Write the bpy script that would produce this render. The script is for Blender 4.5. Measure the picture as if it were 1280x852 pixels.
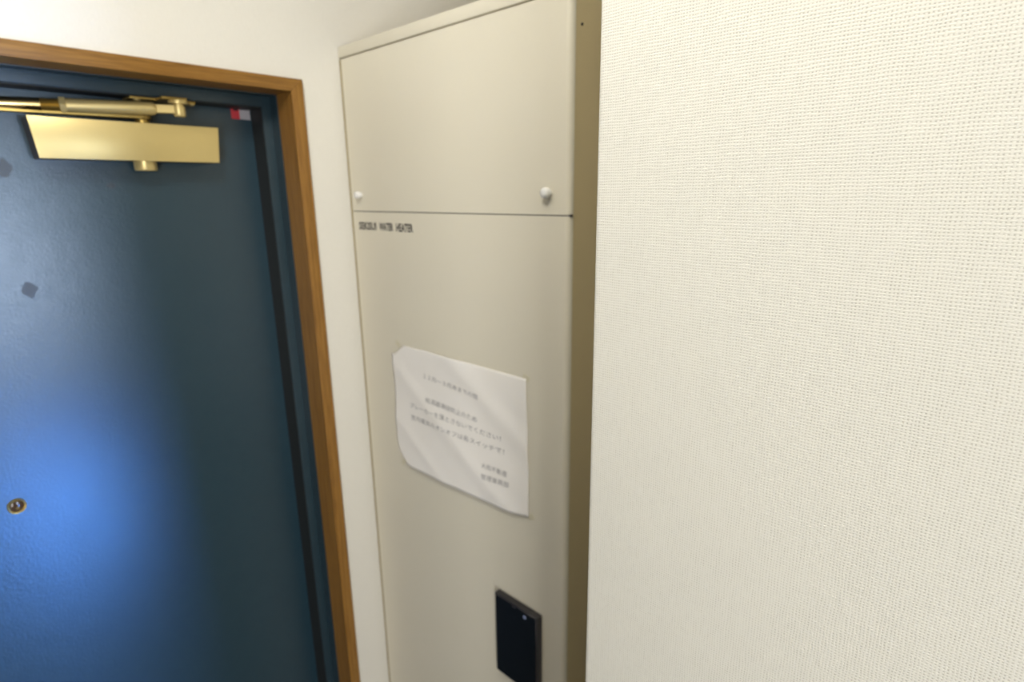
import bpy, bmesh, math, random
from mathutils import Vector, Matrix, noise
random.seed(7)
for o in list(bpy.data.objects):
    bpy.data.objects.remove(o)
S = bpy.context.scene
C = S.collection

# ------------------------------------------------------------------ camera, world, lights, exposure
YAW, PITCH, ROLL, FPX = math.radians(43.166), math.radians(14.523), math.radians(0.738), 715.93
EYE = Vector((0.0, 0.0, 1.85))
fwd = Vector((math.cos(YAW) * math.cos(PITCH), math.sin(YAW) * math.cos(PITCH), -math.sin(PITCH)))
rgt = Vector((math.sin(YAW), -math.cos(YAW), 0))
dwn = fwd.cross(rgt)
r2 = rgt * math.cos(ROLL) + dwn * math.sin(ROLL)
d2 = -rgt * math.sin(ROLL) + dwn * math.cos(ROLL)
cam_data = bpy.data.cameras.new('camera')
cam = bpy.data.objects.new('camera', cam_data)
C.objects.link(cam)
M = Matrix((r2, -d2, -fwd)).transposed().to_4x4()
M.translation = EYE
cam.matrix_world = M
cam_data.sensor_width = 36.0
cam_data.lens = 36.0 * FPX / 1280.0
cam_data.clip_start = 0.01
cam_data.dof.use_dof = True
cam_data.dof.focus_distance = 0.25
cam_data.dof.aperture_fstop = 12.5
S.camera = cam

w = bpy.data.worlds.new('world')
w.use_nodes = True
w.node_tree.nodes['Background'].inputs[0].default_value = (0.6, 0.7, 0.85, 1)
w.node_tree.nodes['Background'].inputs[1].default_value = 0.3
S.world = w


def area(name, loc, target, sx, sy, power, color):
    l = bpy.data.lights.new(name, 'AREA')
    l.shape = 'RECTANGLE'
    l.size, l.size_y = sx, sy
    l.energy = power
    l.color = color
    o = bpy.data.objects.new(name, l)
    C.objects.link(o)
    o.location = loc
    o.rotation_euler = (Vector(target) - Vector(loc)).to_track_quat('-Z', 'Y').to_euler()
    return o


# hallway ceiling globe, rear window, added room fill and blue highlight lamp
def globe(name, loc, radius, power, color):
    l = bpy.data.lights.new(name, 'POINT')
    l.shadow_soft_size = radius
    l.energy = power
    l.color = color
    o = bpy.data.objects.new(name, l)
    C.objects.link(o)
    o.location = loc
    return o


globe('ceiling_lamp', (-0.03, 0.21, 2.37), 0.09, 11.0, (1.0, 0.95, 0.855))
area('room_fill', (-1.12, -1.45, 1.42), (0.5, 0.9, 1.4), 0.55, 1.2, 38.0, (1.0, 0.98, 0.95))  # added fill to brighten the heater and door wall
area('window_daylight', (0.56, -2.50, 1.52), (0.2, 1.0, 1.75), 0.50, 0.55, 7.0, (0.62, 0.76, 1.0)).data.spread = math.radians(70)
area('blue_highlight_lamp', (0.37, -1.00, 0.57), (0.14, 1.0, 1.40), 0.20, 0.18, 2.6, (0.09, 0.30, 1.0)).data.spread = math.radians(60)  # added lamp that makes the blue highlight on the door

S.view_settings.view_transform = 'Standard'
S.view_settings.look = 'None'
S.view_settings.gamma = 1.0
S.view_settings.use_curve_mapping = False
S.view_settings.exposure = 0.0


# ------------------------------------------------------------------ pixel rays (1280 x 852) to points on known planes
def ray(px, py):
    return fwd + r2 * ((px - 640) / FPX) + d2 * ((py - 426) / FPX)


def on_y(px, py, y):
    q = ray(px, py)
    return EYE + q * (y / q.y)


def on_x(px, py, x):
    q = ray(px, py)
    return EYE + q * (x / q.x)


# ------------------------------------------------------------------ helpers
def link(o, parent=None):
    C.objects.link(o)
    if parent:
        o.parent = parent
        o.matrix_parent_inverse = Matrix.Translation(-parent.location)
    return o


def mesh_obj(name, bm, mat, parent=None, smooth=False):
    bmesh.ops.recalc_face_normals(bm, faces=bm.faces)
    me = bpy.data.meshes.new(name)
    bm.to_mesh(me)
    bm.free()
    if smooth:
        for p in me.polygons:
            p.use_smooth = True
        try:
            me.set_sharp_from_angle(angle=math.radians(40))
        except Exception:
            pass
    me.materials.append(mat)
    return link(bpy.data.objects.new(name, me), parent)


def box_into(bm, a, b, bevel=0, seg=2):
    r = bmesh.ops.create_cube(bm, size=1)
    vs = r['verts']
    a, b = Vector(a), Vector(b)
    for v in vs:
        v.co = Vector([a[i] + (v.co[i] + .5) * (b[i] - a[i]) for i in range(3)])
    if bevel:
        es = list({e for v in vs for e in v.link_edges})
        bmesh.ops.bevel(bm, geom=es, offset=bevel, segments=seg, profile=.5, affect='EDGES')


def box(name, a, b, mat, parent=None, bevel=0, seg=2):
    bm = bmesh.new()
    box_into(bm, a, b, bevel, seg)
    return mesh_obj(name, bm, mat, parent, smooth=bevel > 0)


def tube_into(bm, p, q, prof, seg=20, flat=1.0, phase=0.0):
    """lathe along p->q; prof: list of (t along, radius)"""
    p, q = Vector(p), Vector(q)
    ax = (q - p)
    L = ax.length
    ax.normalize()
    up = Vector((0, 0, 1)) if abs(ax.z) < .9 else Vector((0, 1, 0))
    s = ax.cross(up).normalized()
    t = s.cross(ax)
    rings = []
    for (k, r) in prof:
        c = p + ax * (k * L)
        rings.append([bm.verts.new(c + (s * math.cos(a) + t * (math.sin(a) * flat)) * r)
                      for a in [phase + 2 * math.pi * i / seg for i in range(seg)]])
    for A, B in zip(rings, rings[1:]):
        for i in range(seg):
            bm.faces.new((A[i], A[(i + 1) % seg], B[(i + 1) % seg], B[i]))
    bm.faces.new(rings[0])
    bm.faces.new(rings[-1])


def tube(name, p, q, prof, mat, parent=None, seg=20, flat=1.0, smooth=True):
    bm = bmesh.new()
    tube_into(bm, p, q, prof, seg, flat)
    return mesh_obj(name, bm, mat, parent, smooth)


def prism(name, poly, direction, mat, parent=None, bevel=0):
    """closed polygon of points extruded along a direction"""
    bm = bmesh.new()
    d = Vector(direction)
    a = [bm.verts.new(Vector(p)) for p in poly]
    b = [bm.verts.new(Vector(p) + d) for p in poly]
    bm.faces.new(a)
    bm.faces.new(list(reversed(b)))
    n = len(a)
    for i in range(n):
        bm.faces.new((a[i], b[i], b[(i + 1) % n], a[(i + 1) % n]))
    if bevel:
        bmesh.ops.bevel(bm, geom=list(bm.edges), offset=bevel, segments=2, profile=.5, affect='EDGES')
    return mesh_obj(name, bm, mat, parent, smooth=bevel > 0)


def thing(name, loc, label, cat, group=None):
    o = bpy.data.objects.new(name, None)
    o.empty_display_size = .05
    C.objects.link(o)
    o.location = loc
    o['label'] = label
    o['category'] = cat
    if group:
        o['group'] = group
    return o


def holder(name, loc=(0, 0, 0)):
    o = bpy.data.objects.new(name, None)
    o.empty_display_size = .05
    C.objects.link(o)
    o.location = loc
    o['kind'] = 'structure'
    return o


def structure(o):
    o['kind'] = 'structure'
    return o


# ------------------------------------------------------------------ materials
class NT:
    def __init__(s, name):
        s.m = bpy.data.materials.new(name)
        s.m.use_nodes = True
        s.t = s.m.node_tree
        s.b = s.t.nodes['Principled BSDF']

    def n(s, kind, **kw):
        o = s.t.nodes.new(kind)
        for k, v in kw.items():
            setattr(o, k, v)
        return o

    def put(s, sock, v):
        if hasattr(v, 'is_output') or isinstance(v, bpy.types.NodeSocket):
            s.t.links.new(v, sock)
        else:
            sock.default_value = v

    def math(s, op, a, b=None, c=None):
        o = s.n('ShaderNodeMath', operation=op)
        s.put(o.inputs[0], a)
        if b is not None:
            s.put(o.inputs[1], b)
        if c is not None:
            s.put(o.inputs[2], c)
        return o.outputs[0]

    def pos(s):
        return s.n('ShaderNodeNewGeometry').outputs['Position']

    def noise(s, vec, scale, detail=2, rough=.5, vscale=None):
        if vscale:
            mp = s.n('ShaderNodeVectorMath', operation='MULTIPLY')
            s.put(mp.inputs[0], vec)
            mp.inputs[1].default_value = vscale
            vec = mp.outputs[0]
        o = s.n('ShaderNodeTexNoise')
        s.put(o.inputs['Vector'], vec)
        o.inputs['Scale'].default_value = scale
        o.inputs['Detail'].default_value = detail
        o.inputs['Roughness'].default_value = rough
        return o.outputs[0]

    def ramp(s, fac, stops):
        o = s.n('ShaderNodeValToRGB')
        s.put(o.inputs[0], fac)
        el = o.color_ramp.elements
        while len(el) < len(stops):
            el.new(.5)
        for e, (p, c) in zip(el, stops):
            e.position = p
            e.color = (*c, 1)
        return o.outputs[0]

    def mix(s, fac, a, b, mode='MIX'):
        o = s.n('ShaderNodeMix', data_type='RGBA', blend_type=mode)
        s.put(o.inputs[0], fac)
        for i, v in ((6, a), (7, b)):
            s.put(o.inputs[i], v if not isinstance(v, tuple) else ((*v, 1) if len(v) == 3 else v))
        return o.outputs[2]

    def bump(s, h, dist, strength=1.0):
        o = s.n('ShaderNodeBump')
        s.put(o.inputs['Height'], h)
        o.inputs['Distance'].default_value = dist
        o.inputs['Strength'].default_value = strength
        s.t.links.new(o.outputs[0], s.b.inputs['Normal'])
        return o

    def set(s, color=None, rough=None, metal=None, spec=None, coat=None):
        if color is not None:
            s.put(s.b.inputs['Base Color'], (*color, 1) if isinstance(color, tuple) else color)
        if rough is not None:
            s.put(s.b.inputs['Roughness'], rough)
        if metal is not None:
            s.b.inputs['Metallic'].default_value = metal
        if spec is not None:
            s.b.inputs['Specular IOR Level'].default_value = spec
        if coat is not None:
            s.b.inputs['Coat Weight'].default_value = coat
        return s.m


def weave_paper(name, pitch, color, pit_color, depth):
    t = NT(name)
    p = t.pos()
    sep = t.n('ShaderNodeSeparateXYZ')
    t.put(sep.inputs[0], p)
    U = t.math('ADD', sep.outputs[0], sep.outputs[1])
    V = sep.outputs[2]
    # threads wander and vary in width
    wu = t.noise(p, 1, 3, .6, (150, 150, 60))
    wv = t.noise(p, 1, 3, .6, (60, 60, 170))
    k = math.pi / pitch
    au = t.math('ADD', t.math('MULTIPLY', U, k), t.math('MULTIPLY', wu, 4.2))
    av = t.math('ADD', t.math('MULTIPLY', V, k), t.math('MULTIPLY', wv, 4.0))
    su, sv = t.math('SINE', au), t.math('SINE', av)
    c = t.math('MULTIPLY', su, sv)
    hu = t.math('MULTIPLY', t.math('POWER', t.math('ABSOLUTE', su), .7), t.math('MULTIPLY_ADD', c, .13, .87))
    hv = t.math('MULTIPLY', t.math('POWER', t.math('ABSOLUTE', sv), .7), t.math('MULTIPLY_ADD', c, -.13, .87))
    h = t.math('MAXIMUM', hu, hv)
    fine = t.noise(p, 2600, 2)
    blot = t.noise(p, 22, 3)
    open_ = t.math('MAXIMUM', t.math('ABSOLUTE', su), t.math('ABSOLUTE', sv))
    cl_ = t.n('ShaderNodeClamp')
    t.put(cl_.inputs[0], t.math('MULTIPLY_ADD', open_, 2.0, -.65))
    uneven = t.math('MULTIPLY_ADD', t.noise(p, 1, 3, .6, (420, 420, 130)), 1.1, -.15)
    pit = t.math('MULTIPLY', t.math('SUBTRACT', 1.0, cl_.outputs[0]), uneven)
    col = t.mix(pit, color, pit_color)        # shade in the pits between threads, put into the colour
    col = t.mix(t.math('MULTIPLY', blot, .14), col, (.80, .76, .66), 'MIX')
    t.bump(t.math('ADD', h, t.math('MULTIPLY', fine, .25)), depth)
    return t.set(col, .75, spec=.25)


def plain(name, color, rough=.5, metal=0, var=.06, scale=60, bumpd=0.0, spec=.5):
    t = NT(name)
    p = t.pos()
    n1 = t.noise(p, scale, 3)
    dark = tuple(c * (1 - var * 2) for c in color)
    col = t.mix(n1, dark, color)
    if bumpd:
        t.bump(t.noise(p, scale * 14, 2), bumpd)
    return t.set(col, rough, metal, spec)


def wood(name, vertical):
    t = NT(name)
    p = t.pos()
    sc = (260, 260, 7) if vertical else (7, 260, 260)
    g = t.noise(p, 1, 5, .65, sc)
    f = t.noise(p, 1, 2, .5, tuple(4 * s for s in sc))
    f2 = t.math('MULTIPLY_ADD', f, .35, t.math('MULTIPLY', g, .75))
    col = t.ramp(f2, [(.30, (.120, .052, .011)), (.52, (.240, .116, .022)), (.75, (.340, .175, .038))])
    t.bump(f2, .0004, .5)
    return t.set(col, .42, spec=.4)


WALL = weave_paper('woven_wallpaper', 0.00160, (.80, .79, .735), (.44, .42, .36), 0.00030)
WALL2 = weave_paper('darker_woven_wallpaper', 0.00148, (.675, .672, .612), (.30, .285, .23), 0.00026)  # darker copy of the weave for the near wall
CEIL = plain('ceiling_paper', (.78, .75, .68), .9)
DARKW = plain('dark_bounce_cut', (.10, .065, .04), .6, var=.15, scale=20)  # for the unseen left wall, darkened to cut bounced light
FLOOR = plain('floor_vinyl', (.10, .065, .045), .28, var=.2, scale=14)
WOODV, WOODH = wood('brown_wood_upright', True), wood('brown_wood_level', False)


def door_paint():
    t = NT('navy_door_paint')
    p = t.pos()
    n1 = t.noise(p, 40, 4, .6)
    col = t.mix(n1, (.013, .040, .062), (.019, .052, .076))
    rough = t.math('MULTIPLY_ADD', n1, .10, .27)
    # worn dull patches left on the paint
    for (px, py, r) in ((4, 210, .011), (36, 362, .0095), (139, 232, .005)):
        c = on_y(px, py, DOOR_Y)
        vd = t.n('ShaderNodeVectorMath', operation='DISTANCE')
        t.put(vd.inputs[0], p)
        vd.inputs[1].default_value = c
        d = t.math('ADD', vd.outputs['Value'], t.math('MULTIPLY_ADD', t.noise(p, 90, 2), .014, -.007))
        k = t.math('SUBTRACT', 1.0, t.math('SMOOTHSTEP' if False else 'DIVIDE', d, r))
        m = t.n('ShaderNodeClamp')
        t.put(m.inputs[0], t.math('MULTIPLY', k, 6.0))
        f = m.outputs[0]
        col = t.mix(t.math('MULTIPLY', f, .7), col, (.030, .040, .055))
        rough = t.math('MULTIPLY_ADD', f, .22, rough)
    b = t.math('ADD', t.noise(p, 300, 3, .6), t.math('MULTIPLY', t.noise(p, 90, 2), .6))
    t.bump(b, .00045, .6)
    return t.set(col, rough, spec=.9)


TRIM_Y, WALL_Y, WOOD_Y, STEEL_Y, DOOR_Y = .885, .893, .935, .958, 1.0
NAVY = door_paint()
STEEL = plain('navy_frame_paint', (.024, .050, .068), .33, var=.1, bumpd=.0002)
GOLD = plain('gold_lacquer', (.70, .56, .24), .36, .45, var=.03, scale=40)
GOLD_SHINY = plain('polished_brass', (.80, .62, .28), .18, 1.0, var=.03)
GOLD_DARK = plain('bronze_arm', (.52, .37, .11), .38, .85, var=.08)
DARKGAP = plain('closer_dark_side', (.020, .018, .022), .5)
TAN = plain('tan_side_enamel', (.66, .55, .32), .5, var=.03, scale=30)  # yellower than the front panels
GAP_SHADE = plain('tan_gap_shade', (.40, .34, .20), .7)  # shade of the gap beside the heater, put into the colour
REVEAL_SHADE = plain('black_reveal_shade', (.012, .016, .018), .6)  # shadow on the frame's inner reveal, put into the colour
BEIGE = plain('beige_enamel', (.715, .68, .565), .42, var=.015, scale=12, bumpd=.00003, spec=.4)
WHITEP = plain('white_plastic', (.85, .85, .83), .35)
PAPER = plain('notice_paper', (.88, .86, .82), .8, var=.02, scale=30, spec=.2)
INK = plain('faded_ink', (.33, .33, .34), .9, spec=.1)
BLACKINK = plain('black_ink', (.045, .042, .045), .7)
BLACKP = plain('black_plastic', (.006, .007, .009), .22, var=.1)
GREYP = plain('charcoal_plastic', (.030, .028, .032), .4)
PALEBLUE = plain('pale_blue_lens', (.30, .36, .55), .3)
TAPE = plain('clear_yellowed_tape', (.70, .66, .50), .3)
REDS = plain('red_print', (.62, .05, .07), .5)
GREYS = plain('grey_print', (.46, .45, .50), .5)
GLASS = plain('dark_lens', (.06, .035, .02), .06, var=.02)

# ------------------------------------------------------------------ the shell
XJ = .4600                 # inner edge of the right jamb
XJL = -.420                # and of the left one
ZH = 1.85 + .1538          # underside of the wooden head
XT = .4795                 # outer edge of the casing
ZT = 1.85 + .1722          # top of the casing
XW = .280                  # face of the near wall
YW = XW * .7005            # its far corner
H = .62 * .885             # front of the water heater
Y0, Y1 = .4205, .8905      # its right and left ends
CEILZ = 2.46

bm = bmesh.new()
box_into(bm, (-1.3, WALL_Y, 0), (XJL - .012, 1.10, CEILZ))
box_into(bm, (XJ + .012, WALL_Y, 0), (1.15, 1.10, CEILZ))
box_into(bm, (XJL - .012, WALL_Y, ZH + .012), (XJ + .012, 1.10, CEILZ))
structure(mesh_obj('wall_back', bm, WALL))

bm = bmesh.new()
box_into(bm, (XW, -.045, 0), (1.15, YW, CEILZ), .0035, 3)
structure(mesh_obj('wall_right', bm, WALL2, smooth=True))
structure(box('wall_recess', (1.15, -2.6, 0), (1.22, 1.10, CEILZ), WALL))
structure(box('wall_left', (-1.37, -2.6, 0), (-1.3, 1.10, CEILZ), DARKW))
structure(box('wall_front', (-1.37, -2.68, 0), (1.22, -2.6, CEILZ), WALL))
structure(box('floor', (-1.37, -2.68, -.06), (1.22, 1.10, 0), FLOOR))
structure(box('ceiling', (-1.37, -2.68, CEILZ), (1.22, 1.10, CEILZ + .06), CEIL))

# wooden casing round the doorway
tr = holder('trim_1', (XJ, TRIM_Y, 0))
mit = XT - XJ


def casing(name, x_in, x_out, mat):
    # upright with a mitred top
    return prism(name, [(x_in, TRIM_Y, 0), (x_out, TRIM_Y, 0), (x_out, TRIM_Y, ZT), (x_in, TRIM_Y, ZH)],
                 (0, WALL_Y - TRIM_Y, 0), mat, tr, .0006)


casing('casing_upright', XJ, XT, WOODV)
casing('casing_upright', XJL, XJL - mit, WOODV)
prism('casing_head', [(XJL, TRIM_Y, ZH), (XJ, TRIM_Y, ZH), (XT, TRIM_Y, ZT), (XJL - mit, TRIM_Y, ZT)],
      (0, WALL_Y - TRIM_Y, 0), WOODH, tr, .0006)
box('jamb_lining', (XJ, WALL_Y - .001, 0), (XJ + .011, WOOD_Y, ZH + .011), WOODV, tr)
box('jamb_lining', (XJL - .011, WALL_Y - .001, 0), (XJL, WOOD_Y, ZH + .011), WOODV, tr)
box('head_lining', (XJL, WALL_Y - .001, ZH), (XJ, WOOD_Y, ZH + .011), WOODH, tr)

# steel door with its frame
door = holder('door_1', (XJL, DOOR_Y, 0))
SX = .4450                 # inner edge of the steel frame's face
SXL = XJL + .015
SZ = 1.85 + .1370


def steel_upright(x_out, x_in, sgn):
    bm = bmesh.new()
    box_into(bm, (min(x_out, x_out + sgn * .010), WOOD_Y, 0), (max(x_out, x_out + sgn * .010), STEEL_Y, ZH + .010))
    box_into(bm, (min(x_in, x_out + sgn * .010), STEEL_Y, 0), (max(x_in, x_out + sgn * .010), DOOR_Y - .0004, ZH + .010), .0012, 2)
    return mesh_obj('frame_upright', bm, STEEL, door, True)


steel_upright(XJ - .001, SX, 1)
steel_upright(XJL + .001, SXL, -1)
bm = bmesh.new()
box_into(bm, (XJL, WOOD_Y, ZH - .001), (XJ, STEEL_Y, ZH + .010))
box_into(bm, (SXL - .012, STEEL_Y + .0002, SZ), (SX + .012, DOOR_Y - .0004, ZH + .010), .0012, 2)
mesh_obj('frame_head', bm, STEEL, door, True)
box('reveal_shade', (SX - .0012, STEEL_Y + .003, .010), (SX + .0002, DOOR_Y - .0006, SZ), REVEAL_SHADE, door)  # dark strips added where the reveal lies in shadow
box('reveal_shade', (SXL - .0002, STEEL_Y + .003, .010), (SXL + .0012, DOOR_Y - .0006, SZ), REVEAL_SHADE, door)
box('reveal_shade', (SXL, STEEL_Y + .003, SZ - .0012), (SX, DOOR_Y - .0006, SZ + .0002), REVEAL_SHADE, door)
box('door_leaf', (XJL + .004, DOOR_Y, .008), (XJ - .004, DOOR_Y + .042, ZH - .004), NAVY, door)
# peephole
c = on_y(21, 632, DOOR_Y)
tube('peephole', c + Vector((0, .004, 0)), c + Vector((0, -.004, 0)),
     [(0, .0105), (.7, .0105), (.92, .0102), (1.0, .0096), (.98, .0089), (.62, .0086)], GOLD_DARK, door, 28)
ph = [o for o in door.children if o.name.startswith('peephole')][0]
bm = bmesh.new()
bmesh.ops.create_uvsphere(bm, u_segments=20, v_segments=10, radius=.0087)
for v in bm.verts:
    v.co = Vector((v.co.x, v.co.y * .30, v.co.z)) + c + Vector((0, -.0002, 0))
lens = mesh_obj('lens', bm, GLASS, None, True)
lens.parent = ph
ph_b = tube('barrel', c + Vector((.0003, .0, -.0012)), c + Vector((.0003, -.0036, -.0022)), [(0, .0026), (1, .0021)], GOLD_DARK, None, 14)
ph_b.parent = ph

# ------------------------------------------------------------------ door closer
cl = thing('door_closer', on_y(150, 180, DOOR_Y),
           'gold metal door closer with jointed arm across the top of the navy door', 'door closer')
FY = DOOR_Y - .045
tl, tr_, br, bl = on_y(33, 147, FY), on_y(272.5, 158, FY), on_y(274.5, 203, FY), on_y(50, 198.5, FY)
for p in (tl, tr_):
    p.z = (tl.z + tr_.z) / 2
for p in (bl, br):
    p.z = (bl.z + br.z) / 2
ztop, zbot = (tl.z + tr_.z) / 2, (bl.z + br.z) / 2
tl.z = tr_.z = ztop
bl.z = br.z = zbot
prism('cover', [tl, tr_, br, bl], (0, .0025, 0), GOLD, cl, .0006)
ins = .0006
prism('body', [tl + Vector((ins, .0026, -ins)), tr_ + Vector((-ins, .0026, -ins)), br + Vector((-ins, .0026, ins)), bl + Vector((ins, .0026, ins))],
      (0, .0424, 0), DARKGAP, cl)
kc = on_y(182, 206, FY + .022)
kc.z = zbot
tube('adjusting_knob', (kc.x, kc.y, zbot + .004), (kc.x, kc.y, zbot - .0125), [(0, .0145), (.9, .0145), (1, .0135)], GOLD, cl, 28)
# spindle on top of the body and the lower flat arm that runs out to the elbow
sp = on_y(178, 152, FY + .020)
sp.z = ztop
tube('spindle', (sp.x, sp.y, ztop - .004), (sp.x, sp.y, ztop + .006), [(0, .010), (1, .009)], GOLD_DARK, cl, 20)
q_ = ray(-40, 134.0)
elbow = EYE + q_ * ((ztop + .0090 - EYE.z) / q_.z)
d = Vector((elbow.x - sp.x, elbow.y - sp.y, 0))
L = d.length
d.normalize()
nrm = Vector((-d.y, d.x, 0))


def arm_pt(t, s, z):
    return Vector((sp.x, sp.y, z)) + d * (t * L) + nrm * s


poly = []
for i in range(9):
    a = math.pi / 2 + math.pi * i / 8
    poly.append(Vector((sp.x, sp.y, ztop + .0065)) + d * (math.cos(a) * .012) + nrm * (math.sin(a) * .012))
poly += [arm_pt(.25, -.010, ztop + .0065), arm_pt(1, -.009, ztop + .0065), arm_pt(1, .009, ztop + .0065), arm_pt(.25, .010, ztop + .0065)]
prism('lower_arm', poly, (0, 0, .0058), GOLD_DARK, cl, .0008)
# bracket under the frame head with the pivot at its right end
RY = STEEL_Y - .014
pv = on_y(224, 137, RY)
rod_r = .0066
bz = SZ - .0014
br_c = Vector((pv.x, STEEL_Y + .012, bz))
bm = bmesh.new()
x0b, x1b = on_y(161, 121, STEEL_Y + .006).x, on_y(243, 129, STEEL_Y + .006).x
box_into(bm, (x0b, STEEL_Y + .002, bz - .0032), (x1b, DOOR_Y - .004, bz), .0006)
box_into(bm, (pv.x - .024, RY - .012, bz - .0034), (pv.x + .008, STEEL_Y + .006, bz - .0004), .0006)
mesh_obj('bracket', bm, GOLD_DARK, cl, True)
for xx in (x0b + .010, x1b - .004):
    tube('screw', (xx, STEEL_Y + .008, bz - .003), (xx, STEEL_Y + .008, bz - .0056), [(0, .0048), (.6, .0044), (1, .003)], GOLD, cl, 14)
tube('pivot', (pv.x, pv.y, bz - .003), (pv.x, pv.y, pv.z - .0095),
     [(0, .0125), (.10, .0130), (.22, .0125), (.23, .0062), (.36, .0060), (.37, .0080), (.9, .0080), (1, .0068)], GOLD, cl, 24)
# upper arm: clevis, tube, nut, thread, polished rod
A0 = Vector((pv.x, pv.y, pv.z))
far = on_y(-40, 127.0, elbow.y)
dv = far - A0


def at_px(px):
    # parameter on the rod whose picture column is px
    lo, hi = 0.0, 1.0
    for _ in range(40):
        m = (lo + hi) / 2
        q = A0 + dv * m - EYE
        x = 640 + FPX * q.dot(r2) / q.dot(fwd)
        if x > px:
            lo = m
        else:
            hi = m
    return A0 + dv * lo


def seg(name, a, b, prof, mat, n=24, flat=1.0):
    return tube(name, at_px(a), at_px(b), prof, mat, cl, n, flat)


u = dv.normalized()
side = Vector((u.y, -u.x, 0)).normalized()
pa, pb = at_px(219), at_px(194)
bm = bmesh.new()
hw, hh = .0045, .0056
vs = []
for q in (pa, pb):
    vs.append([bm.verts.new(q + side * (sx * hw) + Vector((0, 0, sz * hh))) for sx, sz in ((1, 1), (1, -1), (-1, -1), (-1, 1))])
for i in range(4):
    bm.faces.new((vs[0][i], vs[0][(i + 1) % 4], vs[1][(i + 1) % 4], vs[1][i]))
bm.faces.new(vs[0])
bm.faces.new(vs[1])
bmesh.ops.bevel(bm, geom=list(bm.edges), offset=.0007, segments=1, affect='EDGES')
mesh_obj('clevis', bm, GOLD, cl, True)
q = at_px(207)
tube('clevis_pin', q + side * .0042, q + side * .0054, [(0, .0028), (1, .0024)], GOLD_DARK, cl, 14)
seg('sleeve', 196, 83, [(0, .0055), (.035, .0082), (.06, .0087), (1, .0087)], GOLD)
seg('nut', 83.5, 74.5, [(0, .0092), (.08, .0108), (.92, .0108), (1, .0092)], GOLD, 6)
th = []
for i in range(15):
    th += [(i / 15, .0073), ((i + .5) / 15, .0081)]
seg('threaded_end', 75, 50.5, th + [(1, .0073)], GOLD_DARK, 18)
seg('rod', 51, -39, [(0, .0081), (1, .0081)], GOLD_SHINY)
# elbow joint out at the left where the two arms meet
tube('elbow', (elbow.x, elbow.y, ztop - .004), (elbow.x, elbow.y, far.z + .008), [(0, .010), (1, .010)], GOLD_DARK, cl, 20)

# ------------------------------------------------------------------ small red and grey sticker in the door's corner
st = thing('sticker', on_y(300, 141, DOOR_Y), 'small red and grey sticker in the top right corner of the navy door', 'sticker')
sl, sm, sr = on_y(288.5, 140, DOOR_Y).x, on_y(299, 141, DOOR_Y).x, on_y(312, 142, DOOR_Y).x
sz1, sz0 = on_y(299, 132.5, DOOR_Y).z, on_y(299, 149, DOOR_Y).z
box('red_half', (sl, DOOR_Y - .0005, sz0), (sm, DOOR_Y, sz1), REDS, st)
box('grey_half', (sm, DOOR_Y - .0005, sz0), (sr, DOOR_Y, sz1), GREYS, st)
hz = sz1 - sz0
box('print_mark', (sl + .004, DOOR_Y - .0007, sz0 + hz * .62), (sm - .002, DOOR_Y - .0004, sz0 + hz * .86), DARKGAP, st)
box('print_mark', (sm + .002, DOOR_Y - .0007, sz0 + hz * .72), (sr - .002, DOOR_Y - .0004, sz0 + hz * .92), STEEL, st)

# ------------------------------------------------------------------ water heater
ht = thing('water_heater', (H, (Y0 + Y1) / 2, 0),
           'tall beige metal water heater cabinet standing in the recess beside the door', 'water heater')
zt_gap = on_x(425.8, 73.4, H).z
zband = on_x(418.7, 60.0, H).z
zg = (on_x(441, 264.2, H).z + on_x(713, 269, H).z) / 2
YL = on_x(441.3, 264, H).y          # left edge of the front panels
box('cabinet_body', (H + .0092, Y0 + .0006, .05), (1.02, YL - .0005, zband - .001), TAN, ht)
box('gap_shade_strip', (H + .002, YL + .0012, .05), (H + .009, WALL_Y - .0005, zt_gap), GAP_SHADE, ht)  # strip added to stand for the shade in the gap
box('base_plinth', (H + .03, Y0 + .012, 0), (1.0, Y1 - .004, .05), BEIGE, ht)
box('top_rail', (H, Y0, zt_gap + .0012), (H + .008, WALL_Y - .001, zband), BEIGE, ht, .0015)


def panel(name, z0, z1):
    bm = bmesh.new()
    box_into(bm, (H, Y0, z0), (H + .009, YL, z1))
    # only the outer upright edge is folded round
    es = [e for e in bm.edges if all(v.co.x < H + .001 and v.co.y < Y0 + .001 for v in e.verts)]
    bmesh.ops.bevel(bm, geom=es, offset=.0075, segments=5, profile=.5, affect='EDGES')
    return mesh_obj(name, bm, BEIGE, ht, True)


up = panel('upper_panel', zg + .0007, zt_gap - .0012)
lo = panel('lower_panel', .09, zg - .0007)
bm = bmesh.new()
box_into(bm, (H + .0022, Y0 + .0040, zg - .0007), (H + .0088, YL - .002, zg + .0007))
box_into(bm, (H + .0030, Y0 - .0012, zg - .0013), (H + .0060, Y0 + .004, zg + .0013))
mesh_obj('panel_gap_seal', bm, BLACKINK, ht)
for (px, py, r) in ((447.5, 243.5, .0058), (682.5, 241, .0063)):
    c = on_x(px, py, H - .006)
    k = tube('knob', (H + .001, c.y, c.z), (H - .012, c.y, c.z), [(0, r * .7), (.35, r * .72), (.40, r), (.8, r), (.93, r * .85), (1, r * .5)], WHITEP, None, 24)
    k.parent = up
# screw dimple on the side
c = on_y(728, 30, Y0)
s_ = tube('screw_hole', (c.x, Y0 - .0004, c.z), (c.x, Y0 + .001, c.z), [(0, .0016), (1, .0016)], BLACKINK, ht, 12)


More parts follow.
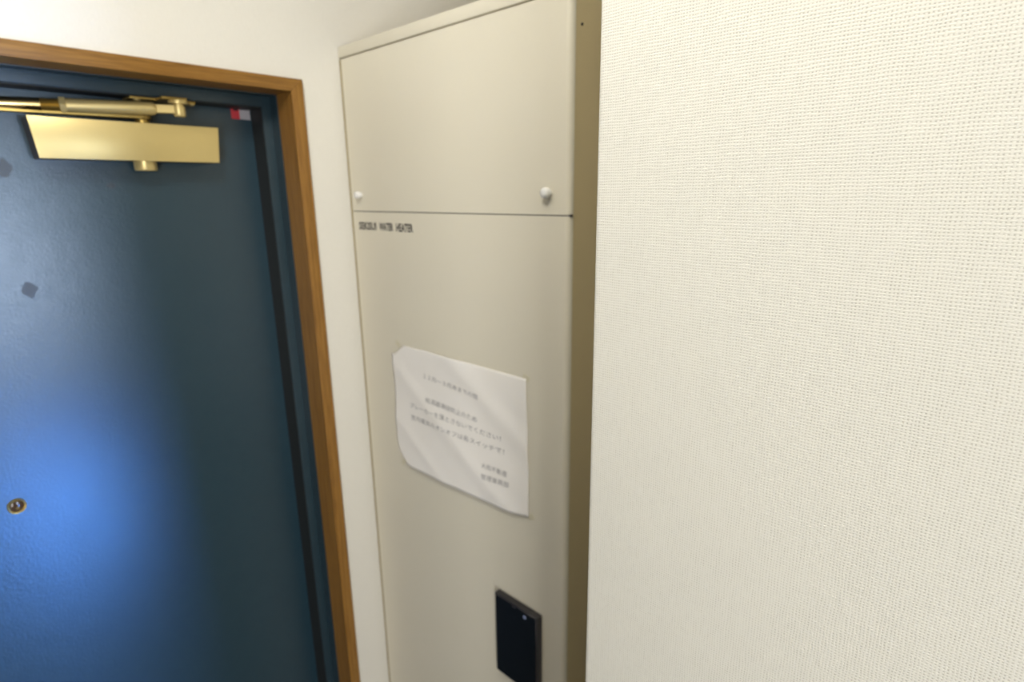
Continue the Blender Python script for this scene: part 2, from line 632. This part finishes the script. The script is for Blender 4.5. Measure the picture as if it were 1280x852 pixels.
def text_mesh(body, height, p0, p1, mat, name, parent, fx, bold=0.0, vscale=None):
    """flat print on the heater's front: runs from p0 to p1 (left and right ends of the baseline), fx gives depth at (y, z)"""
    cu = bpy.data.curves.new('print', 'FONT')
    cu.body = body
    cu.size = 1.0
    cu.offset = bold
    cu.resolution_u = 2
    to = bpy.data.objects.new('print', cu)
    C.objects.link(to)
    bpy.context.view_layer.update()
    me = bpy.data.meshes.new_from_object(to.evaluated_get(bpy.context.evaluated_depsgraph_get()))
    bpy.data.objects.remove(to)
    xs = [v.co.x for v in me.vertices]
    ys = [v.co.y for v in me.vertices]
    x0, x1 = min(xs), max(xs)
    y0, y1 = min(ys), max(ys)
    for v in me.vertices:
        a = (v.co.x - x0) / (x1 - x0)
        b = (v.co.y - y0) / (y1 - y0)
        y = p0.y + (p1.y - p0.y) * a
        z = p0.z + (p1.z - p0.z) * a + b * height
        v.co = Vector((fx(y, z), y, z))
    me.name = name
    me.materials.clear()
    me.materials.append(mat)
    o = bpy.data.objects.new(name, me)
    C.objects.link(o)
    if parent:
        o.parent = parent
        o.matrix_parent_inverse = Matrix.Translation(-parent.location)
    return o


za = on_x(449, 286.5, H).z
zb = on_x(449, 277, H).z
words = (('SEKISUI', 449.3, 470.5), ('WATER', 474.5, 491.5), ('HEATER', 495.3, 516.3))
for wd, a, b in words:
    p0 = Vector((H, on_x(a, 283, H).y, za))
    p1 = Vector((H, on_x(b, 283, H).y, za))
    text_mesh(wd, zb - za, p0, p1, BLACKINK, 'lettering', lo, lambda y, z: H - .0004, .03)

# ------------------------------------------------------------------ notice taped to the heater
PX = [(495, 441), (506, 431), (536, 438.5), (602, 457.5), (645, 469), (658.5, 473)]      # top edge
PB = [(511, 577), (519, 582), (550, 597), (597, 618.5), (640, 638), (663.5, 645.5)]     # bottom edge
YP0, YP1 = on_x(495.5, 500, H).y, on_x(660.5, 560, H).y


def interp(pts, y):
    q = [on_x(px, py, H) for px, py in pts]
    if y >= q[0].y:
        return q[0].z
    for a, b in zip(q, q[1:]):
        if a.y >= y >= b.y:
            return a.z + (b.z - a.z) * ((a.y - y) / (a.y - b.y))
    return q[-1].z


def paper_x(y, z):
    uu = (YP0 - y) / (YP0 - YP1)
    zt, zb2 = 1.85 - .273 * .885, 1.85 - .52 * .885
    vv = (zt - z) / (zt - zb2)
    d_ = .0016 + .0045 * max(0, vv) ** 2 * math.sin(math.pi * min(1, max(0, uu))) + .0040 * max(0, vv) ** 3 * (1 - uu)
    d_ += .0030 * noise.noise(Vector((uu * 2.2 + vv * 1.5 + 3, vv * 2.0 - uu * 1.2, .3)))
    # soft creases running down to the right
    for (k, amp, wd) in ((.18, .0020, .09), (-.42, .0022, .10), (.62, .0016, .07)):
        e = (vv - uu * .9 - k) / wd
        d_ += amp * math.exp(-e * e)
    return H - max(.0008, d_)


nt = thing('paper_notice', (H, (YP0 + YP1) / 2, 1.85 - .40 * .885),
           'white sheet of printed paper taped to the front of the beige water heater', 'notice')
bm = bmesh.new()
NU, NV = 72, 54
grid = []
for j in range(NV + 1):
    row = []
    for i in range(NU + 1):
        uu, vv = i / NU, j / NV
        y = YP0 + (YP1 - YP0) * uu
        zt, zb2 = interp(PX, y), interp(PB, y)
        z = zt + (zb2 - zt) * vv
        if uu < .10:       # folded lower left corner
            z += max(0, vv - .80) * (.10 - uu) * 1.1
            y -= max(0, vv - .70) ** 1.5 * (1 - uu / .10) * .05
        # the right edge leans with the sheet
        y += (vv - .5) * -.004 * uu
        row.append(bm.verts.new((paper_x(y, z), y, z)))
    grid.append(row)
for j in range(NV):
    for i in range(NU):
        bm.faces.new((grid[j][i], grid[j][i + 1], grid[j + 1][i + 1], grid[j + 1][i]))
sheet = mesh_obj('sheet', bm, PAPER, nt, True)
sm_ = sheet.modifiers.new('thickness', 'SOLIDIFY')
sm_.thickness = .00018
sm_.offset = 0

LINES = (('１２月～３月末までの間', 530, 472, 599, 499, .0085),
         ('給湯器凍結防止のため', 533.5, 502, 598, 527.5, .0092),
         ('ブレーカーを落とさないでください！', 514, 508.5, 628, 551, .0090),
         ('室内電気のオンオフは各スイッチで！', 515.5, 523, 632, 567.5, .0090),
         ('大和不動産', 605.5, 582.5, 636, 595, .0088),
         ('管理業務部', 606, 595.5, 638.5, 608.5, .0088))
for body, xa, ya, xb, yb, hgt in LINES:
    p0, p1 = on_x(xa, ya, H), on_x(xb, yb, H)
    text_mesh(body, hgt, p0, p1, INK, 'text_line', nt, lambda y, z: paper_x(y, z) - .0004, .0)
# tape tabs at the corners
for (px, py, a) in ((497.5, 429.5, .5), (505, 577, -.7), (658, 472, .4), (664, 646, -.5)):
    c = on_x(px, py, H)
    bm = bmesh.new()
    box_into(bm, (-.0004, -.006, -.004), (0, .006, .004))
    bmesh.ops.rotate(bm, verts=bm.verts, cent=(0, 0, 0), matrix=Matrix.Rotation(a, 3, 'X'))
    bmesh.ops.translate(bm, verts=bm.verts, vec=(H - .0003, c.y, c.z))
    mesh_obj('tape_tab', bm, TAPE, nt)

# ------------------------------------------------------------------ black control panel low on the heater
XD = H - .011
dl, dr = on_x(618.5, 745, XD).y, on_x(672, 775, XD).y
zt2 = (on_x(618.5, 741, XD).z + on_x(672, 771, XD).z) / 2
zb3 = on_x(621, 836, XD).z
cp = thing('control_panel', (H, (dl + dr) / 2, zb3), 'black rectangular control panel mounted low on the beige water heater', 'control panel')
box('casing', (XD, dr, zb3), (H - .0003, dl, zt2), GREYP, cp, .0018, 3)
box('front_plate', (XD - .0006, dr + .0035, zb3 + .003), (XD + .002, dl - .0025, zt2 - .0035), BLACKP, cp, .0005, 1)
c = on_x(656, 771, XD)
tube('indicator', (XD, c.y, c.z), (XD - .0010, c.y, c.z), [(0, .0034), (1, .0030)], PALEBLUE, cp, 16)
c = on_x(642.5, 758, XD)
box('badge', (XD - .0010, c.y - .004, c.z - .0012), (XD, c.y + .004, c.z + .0012), GREYP, cp)
